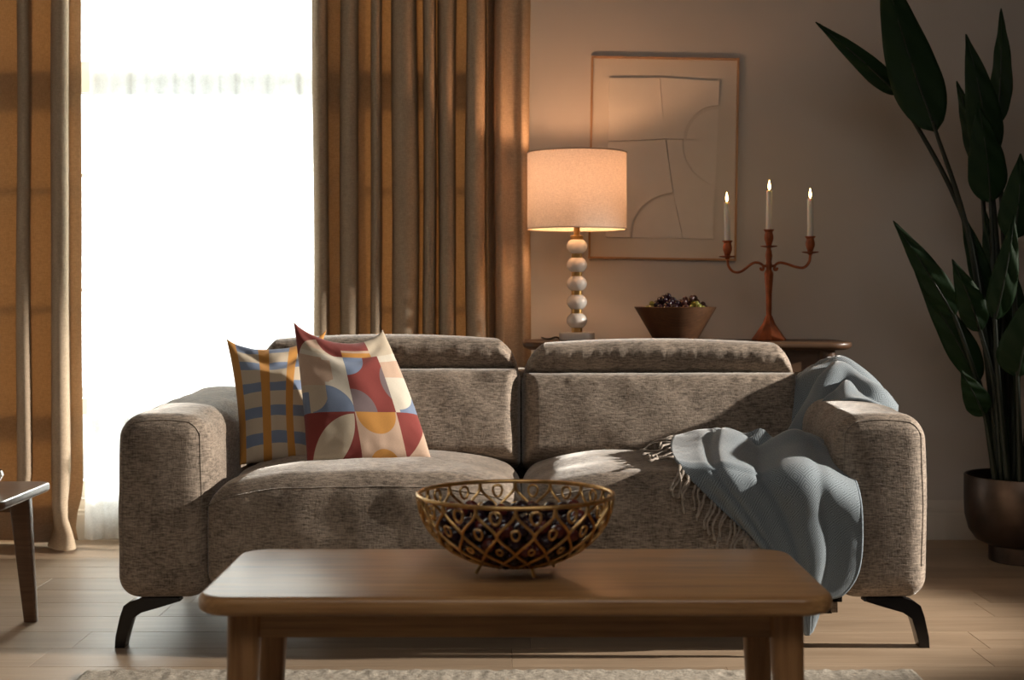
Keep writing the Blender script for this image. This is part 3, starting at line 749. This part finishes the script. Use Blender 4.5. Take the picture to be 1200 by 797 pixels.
# relief sheets: polygons in photo-picture millimetres, (x, z) relative to the picture centre, each at its own thickness
def rp_(x, yv): return ((x-305)/613*200/F*5.45, -(yv-398)/797*260/F*5.45)
def arc(cx, cy, r, a0, a1, n=18): return [(cx+r*math.cos(R(a0+(a1-a0)*i/n)), cy+r*math.sin(R(a0+(a1-a0)*i/n))) for i in range(n+1)]
def relief(name, poly, y0, y1):
    q = [rp_(*p) for p in poly]
    A = sum(q[i-1][0]*q[i][1]-q[i][0]*q[i-1][1] for i in range(len(q)))
    if A < 0: q = q[::-1]
    m = MB(); rings(m, [[(PC[0]+a, YW-.002-yy, PC[2]+b) for a, b in q] for yy in (y0, y1)], True)
    return m.build(name, m_relief, pic, sharp=30, smooth=False)
relief('relief_sheet', [(105, 113), (285, 110), (308, 328), (105, 340)], .003, .0143)
relief('relief_sheet', [(286, 108), (500, 118), (499, 204)]+[(x, yv) for x, yv in arc(499, 330, 125, 270, 182)][1:]+[(373, 328), (308, 328)], .003, .0118)
relief('relief_sheet', arc(499, 330, 112, 270, 180)[0:]+[(497, 324)], .003, .0060)
relief('relief_sheet', [(105, 342), (309, 331), (338, 520)]+arc(345, 680, 158, 266, 180)[1:]+[(190, 684), (102, 684)], .003, .0143)
relief('relief_sheet', [(340, 524)]+arc(345, 682, 150, 266, 180)[1:]+[(196, 684), (376, 684)], .003, .0065)
relief('relief_sheet', [(312, 330), (370, 330)]+arc(520, 345, 150, 184, 118)[1:]+[(490, 500), (487, 684), (378, 684), (341, 520)], .003, .0098)
relief('relief_sheet', [(374, 328), (496, 324), (492, 505)]+arc(520, 345, 145, 116, 185)[:], .003, .0060)

# ---------------------------------------------------------------- candelabra with candles
CX, CY = (901-600)*5.08/F, 5.08; cs_ = 5.08/F
cd = thing('candelabra', (CX, CY, KZ), 'rust coloured three arm metal candelabra on the console', 'candelabra')
zz = lambda v: HC+(V0-v)*cs_
zoff = KZ-zz(399)
Z = lambda v: zz(v)+zoff*(1-min(1, max(0, (399-v)/60)))
m = MB(); lathe(m, [(.061, 0), (.062, .004), (.056, .012), (.040, .035), (.024, .058), (.016, .078), (.012, .088)], (CX, CY, KZ), 8); m.build('base', m_copper, cd, sharp=25)
m = MB(); lathe(m, [(.010, KZ+.086), (.011, Z(345)), (.0165, Z(322)), (.0165, Z(320)), (.010, Z(316)), (.012, Z(311)), (.010, Z(306)), (.013, Z(300)), (.010, Z(294)), (.007, Z(291))], (CX, CY, 0), 8); m.build('stem', m_copper, cd, sharp=25)
def cup(x, vtop, vpan):
    zt, zp = zz(vtop), zz(vpan)
    m = MB(); lathe(m, [(.005, zp-.010), (.009, zp-.004), (.029, zp), (.030, zp+.003), (.012, zp+.004)], (x, CY, 0), 28); m.build('drip_pan', m_copper, cd, sharp=30)
    H = zt-zp
    m = MB(); lathe(m, [(.007, zp+.002), (.010, zp+.1*H), (.016, zp+.42*H), (.0165, zp+.6*H), (.013, zp+.85*H), (.019, zp+.97*H), (.0195, zt), (.0115, zt), (.0105, zt-.012)], (x, CY, 0), 20); m.build('candle_cup', m_copper, cd, sharp=30)
xL, xRr = (852.5-600)*cs_, (949.5-600)*cs_
cup(CX, 269, 289); cup(xL, 282, 301); cup(xRr, 277, 296)
def carm(s, xe, vp):
    pts = [(xe, CY, zz(vp+3)), (xe-s*.004, CY, zz(vp+11)), (xe-s*.022, CY, zz(vp+17.5)), (xe-s*.05, CY, zz(vp+17)), (CX+s*.060, CY, zz(309)), (CX+s*.038, CY, zz(308)), (CX+s*.022, CY, zz(311)), (CX+s*.020, CY, zz(316)), (CX+s*.028, CY, zz(316)), (CX+s*.030, CY, zz(313.5))]
    m = MB(); tube(m, crv(pts, 44), [.0048]*34+[.0044]*10, 8); m.build('arm', m_copper, cd, sharp=0)
    m = MB(); tube(m, [(CX+s*.022, CY, zz(311.5)), (CX+s*.006, CY, zz(312))], .005, 8); m.build('arm_joint', m_copper, cd)
carm(-1, xL, 301); carm(1, xRr, 296)
def candle(x, vtop, vbot, tilt, label):
    zb, zt = zz(vbot)-.010, zz(vtop)
    c = thing('candle', (x, CY, zb), label, 'candle', 'candles on the candelabra'); H = zt-zb
    m = MB(); lathe(m, [(.0095, zb), (.0108, zb+.004), (.0102, zt-.004), (.0098, zt), (.005, zt-.0025)], (x, CY, 0), 20); m.build('wax_stick', m_wax, c, sharp=40)
    m = MB(); tube(m, [(x, CY, zt-.003), (x+.0006, CY, zt+.007)], .0009, 6); m.build('wick', m_wick, c)
    m = MB(); lathe(m, [(.0003, 0), (.0028, .004), (.0047, .010), (.0046, .016), (.0030, .025), (.0012, .032), (.0002, .036)], (x, CY, zt+.002), 16); m.build('flame', m_flame, c, sharp=0)
    c.rotation_euler = (0, R(tilt), 0)
    light('candle_light', 'POINT', (x+math.sin(R(tilt))*H, CY, zt+.02), None, .16, (1.0, .5, .18), shadow_soft_size=.008)
candle(CX, 223.5, 269, 0.6, 'lit white taper candle in the tall middle cup of the candelabra')
candle(xL, 237.5, 282, -0.8, 'lit white taper candle in the candelabra cup beside the picture frame')
candle(xRr, 233, 277, 0, 'lit white taper candle in the candelabra cup towards the plant')

# ---------------------------------------------------------------- wooden bowl with grapes
WBX, WBY = (791.5-600)*5.05/F, 5.05; ws = 5.05/F
wbh = HC+(V0-359.5)*ws-KZ
m = MB(); lathe(m, [(.074, 0), (.078, .003), (.146, wbh-.001), (.1445, wbh), (.139, wbh-.002), (.074, .012), (.01, .010)], (WBX, WBY, KZ), 48)
wb = m.build('wooden_bowl', m_bowl, None, loc=(WBX, WBY, KZ), sharp=35); tag(wb, 'brown wooden bowl with flared sides holding grapes on the console', 'bowl')
dk, rd, gr = [], [], []
for i in range(46):
    a = random.random()*6.28; r = .105*math.sqrt(random.random())
    for cxx, lst, w_ in ((-.020, dk, .034), (.045, rd, .035), (.058, gr, .016)): pass
def clump(lst, cx, cy, rx, h0, n, r):
    tries = 0; got = []
    while len(got) < n and tries < 6000:
        tries += 1
        x, yv = random.uniform(-rx, rx), random.uniform(-rx, rx)
        if x*x+yv*yv > rx*rx: continue
        zt = h0*(1-(x*x+yv*yv)/(rx*rx))*random.uniform(.55, 1); p = Vector((WBX+cx+x, WBY+cy+yv, KZ+wbh-.006+zt))
        if all((p-q).length > (r+s)*.93 for q, s in ALLG): got.append(1); ALLG.append((p, r)); lst.append((tuple(p), r))
ALLG = []
clump(gr, .066, -.050, .026, .026, 8, .0100); clump(gr, -.084, -.03, .018, .018, 4, .0095)
clump(dk, -.036, -.025, .052, .046, 26, .0112)
clump(rd, .050, -.02, .055, .042, 18, .0098); clump(dk, .0, .06, .06, .03, 2, .0108)
grapes(sphere('grape', m_grape, .0125, sz=1.1), dk, 'black grape piled in the flared wooden bowl', 'black grapes in the wooden bowl')
grapes(sphere('grape', plain('dusky_grape', (.075, .03, .026), .3, var=.4, vs=60), .0125, sz=1.35), rd, 'dusky red grape piled in the flared wooden bowl', 'dusky grapes in the wooden bowl')
grapes(sphere('grape', m_green, .0125, sz=1.1), gr, 'yellow green grape in the flared wooden bowl', 'green grapes in the wooden bowl')

# ---------------------------------------------------------------- potted plant
QX, QY = (1203-600)*5.0/F, 5.02
plant = thing('potted_plant', (QX, QY, 0), 'tall broad leaved plant in a dark bronze footed pot by the wall', 'potted plant')
m = MB(); lathe(m, [(.10, .085), (.13, .06), (.165, .075), (.190, .11), (.203, .16), (.205, .20), (.205, .30), (.203, .303), (.196, .302), (.196, .265)], (QX, QY, 0), 56)
pot = m.build('pot', m_pot, plant, sharp=35)
m = MB(); lathe(m, [(.118, 0), (.122, .003), (.122, .062), (.118, .066)], (QX, QY, 0), 48); m.build('pot_foot', m_pot, pot, sharp=35)
m = MB(); lathe(m, [(.196, .262), (.15, .268), (.08, .272), (.002, .275)], (QX, QY, 0), 40); m.build('soil', m_soil, plant, sharp=0)
t = NT('dark_leaf'); sepl = t.n('SeparateXYZ', None, Vector=t.coord('UV'))
rib = t.math('PINGPONG', t.math('ADD', t.math('MULTIPLY', sepl.outputs[1], 30.0), t.math('MULTIPLY', t.math('ABSOLUTE', t.math('SUBTRACT', sepl.outputs[0], .5)), -14.0)), .5)
lc = t.mix(t.noise(scale=6), (.006, .020, .006, 1), (.012, .040, .009, 1))
t.bsdf(Base_Color=lc, Roughness=.6, Specular_IOR_Level=.25, Normal=t.bump(rib, .05, .001)); m_leaf = t.m
m_stem = plain('leaf_stalk', (.010, .017, .007), .5, var=.3)
def leaf(tip, base, wpx, root, Yt, Yb, curl=.0, roll=0.0, mid=None):
    a = np.array(P(*tip, Yt)); b = np.array(P(*base, Yb)); L = np.linalg.norm(a-b); W = wpx*Yb/F/2
    ax = (a-b)/L; side = np.cross(ax, (0, -1, 0)); side /= np.linalg.norm(side); nrm = np.cross(side, ax)
    side2 = side*math.cos(roll)+nrm*math.sin(roll); nrm2 = np.cross(side2, ax)
    W = W/max(.35, abs(math.cos(roll)))
    m = MB(); rows = []; uv = []; n, k = 24, 10
    for i in range(n+1):
        f = i/n; wv = W*(math.sin(math.pi*min(1, f**.62))**.8)*(1 if f < .98 else .5) if 0 < f < 1 else 0.0008
        wv = W*max(.004, (1-(1-min(f/.30, 1))**2.0)**.6*(1-max(0, (f-.25)/.75)**1.7))
        c = b+ax*L*f+nrm*curl*math.sin(math.pi*f)
        rows.append([tuple(c+side2*wv*(2*j/k-1)+nrm2*(-abs(2*j/k-1)*wv*.22+.004*math.sin(f*22+j))) for j in range(k+1)])
        uv += [(j/k, f) for j in range(k+1)]
    rings(m, rows, False, False)
    o = m.build('leaf', m_leaf, plant, sharp=0, uv=uv)
    md = o.modifiers.new('thickness', 'SOLIDIFY'); md.thickness = .0018
    mm = MB(); tube(mm, [b+ax*L*f+nrm*curl*math.sin(math.pi*f)+nrm2*.001 for f in np.linspace(0, .96, 16)], [.0036*(1-f)+.0006 for f in np.linspace(0, 1, 16)], 6); mm.build('midrib', m_stem, o, sharp=0)
    if root is not None:
        r0 = np.array(P(root[0], 565, root[1])); r0[2] = .262
        if mid is None: md_ = (b*.45+r0*.55)+np.array([(r0[0]-b[0])*.25, 0, 0])
        else: md_ = np.array(P(mid[0], mid[1], (Yb+root[1])/2))
        mm = MB(); c = crv([r0, md_, b, b+ax*.02], 26); tube(mm, c, [.0085*(1-i/25)+.0042 for i in range(26)], 8); mm.build('leaf_stalk', m_stem, plant, sharp=0)
PL = [((956,26),(1053,111),25,(1172,5.02),4.85,4.92,.02,.3,(1140,290)), ((1033,-48),(1097,155),60,(1174,4.98),4.75,4.85,-.03,.15,(1140,300)),
      ((1173,10),(1169,146),21,(1190,5.1),5.1,5.1,.02,.7,(1178,320)), ((1132,40),(1160,190),40,(1182,5.05),4.95,5.0,.03,.25,(1172,340)),
      ((1146,120),(1161,238),46,(1180,4.95),4.9,4.95,.02,.1,(1168,380)), ((1121,95),(1150,200),22,(1178,5.1),5.1,5.1,.01,.6,(1160,360)),
      ((1196,180),(1188,281),42,(1196,4.95),4.85,4.9,.02,.2,(1190,400)), ((1189,252),(1166,376),32,(1182,4.9),4.8,4.86,.02,.2,(1170,450)),
      ((1155,248),(1163,335),20,(1180,5.08),5.05,5.05,.01,.5,(1170,440)), ((1126,246),(1156,350),22,(1176,5.0),4.98,5.0,.01,.5,(1166,440)),
      ((1116,304),(1149,389),33,(1174,4.93),4.85,4.9,.02,.25,(1166,460)), ((1047,259),(1119,372),30,(1170,5.0),4.86,4.92,.02,.4,(1152,470)),
      ((1072,318),(1148,448),34,(1170,5.02),4.95,5.0,.02,.4,(1160,500)), ((1126,434),(1154,488),31,(1168,4.92),4.86,4.9,.01,.2,(1160,520)),
      ((1206,345),(1192,442),56,(1196,4.86),4.72,4.8,.02,.15,(1194,500)), ((1183,300),(1194,430),30,(1192,5.06),5.08,5.08,.01,.4,(1190,500)),
      ((1240,60),(1222,190),50,(1206,5.05),5.0,5.02,.02,.3,(1214,360)), ((1290,150),(1240,260),44,(1212,5.0),4.85,4.95,.02,.3,(1226,400)),
      ((1300,280),(1243,370),40,(1214,5.05),4.9,5.0,.02,.3,(1226,450)), ((1182,300),(1178,400),24,(1184,5.1),5.12,5.12,.01,.5,(1180,470))]
for tip, base, wpx, root, Yt, Yb, cu, ro, mid in PL: leaf(tip, base, wpx, root, Yt, Yb, cu, ro, mid)
leaf((1181, 490), (1178, 553), 7, None, 4.95, 4.96, 0, .2)
for u_, Yq, vt in ((1172, 5.0, 330), (1188, 4.97, 360), (1203, 5.04, 380)):
    b = np.array(P(u_, 565, Yq)); b[2] = .262; a = np.array(P(u_+2, vt, Yq))
    m = MB(); tube(m, crv([b, (a+b)/2+np.array([.006, 0, 0]), a], 14), [.021-.012*i/13 for i in range(14)], 10); m.build('stalk_sheath', m_stem, plant, sharp=0)

# ---------------------------------------------------------------- side table at the left, metal cup on it
SZT = .392
st = thing('side_table', (-1.66, 3.96, 0), 'dark walnut side table with a flat tapered leg beside the drape', 'side table')
m = MB(); slab(m, -1.685, 3.955, SZT-.026, SZT, .68, .44, .045, .007, .012); m.build('tabletop', m_side, st, sharp=30)
def flatleg(x, y, dx, dy):
    m = MB(); rs = []
    for f in (0, .02, .5, 1):
        w_ = .018+.011*f; d_ = .013+.006*f; cx, cy = x+dx*(1-f), y+dy*(1-f)
        rs.append([(cx+a, cy+b, f*(SZT-.024)) for a, b in rrect(w_*2, d_*2, .006, 3)])
    rings(m, rs, True); m.build('leg', m_side, st, sharp=40)
for sx in (-1, 1):
    for sy in (-1, 1): flatleg(-1.685+sx*(.275 if sy > 0 else .23), 3.955+sy*.12, sx*.028, sy*.012)
for sy in (-1, 1):
    m = MB(); bevbox(m, -1.935, -1.435, 3.955+sy*.12-.009, 3.955+sy*.12+.009, SZT-.075, SZT-.024, .001); m.build('apron', m_side, st, smooth=False)
KX, KYY = P(-24, 550, 3.95)[0], 3.95
m = MB(); lathe(m, [(.030, 0), (.032, .003), (.022, .008), (.030, .016), (.055, .028), (.064, .044), (.060, .058), (.0575, .058), (.060, .044), (.05, .03), (.01, .02)], (KX, KYY, SZT), 32)
kb = m.build('small_bowl', m_silver, None, loc=(KX, KYY, SZT), sharp=35); tag(kb, 'small rounded silver bowl standing on the side table', 'bowl')

# ---------------------------------------------------------------- rug
m = MB(); rows = []; nx, ny = 260, 60
RX0, RX1, RY0, RY1 = -1.06, 1.0, 1.3, 3.525
for j in range(ny+1):
    f = j/ny; f = 1-(1-f)**1.8
    row = []
    for i in range(nx+1):
        x = RX0+(RX1-RX0)*i/nx; yv = RY0+(RY1-RY0)*f
        e = (1 if 0 < i < nx and 0 < j < ny else 0)
        yv += .006*nz((x*30, 0, 5))*(f > .9); z = (RUG-.004+.004*nz((x*45, yv*45, 1))) if e else .001
        row.append((x, yv, z))
    rows.append(row)
rings(m, rows, False, False)
rug = m.build('rug', m_rug, None, loc=((RX0+RX1)/2, (RY0+RY1)/2, 0), sharp=0); tag(rug, 'flat cream woven rug under the coffee table', 'rug')
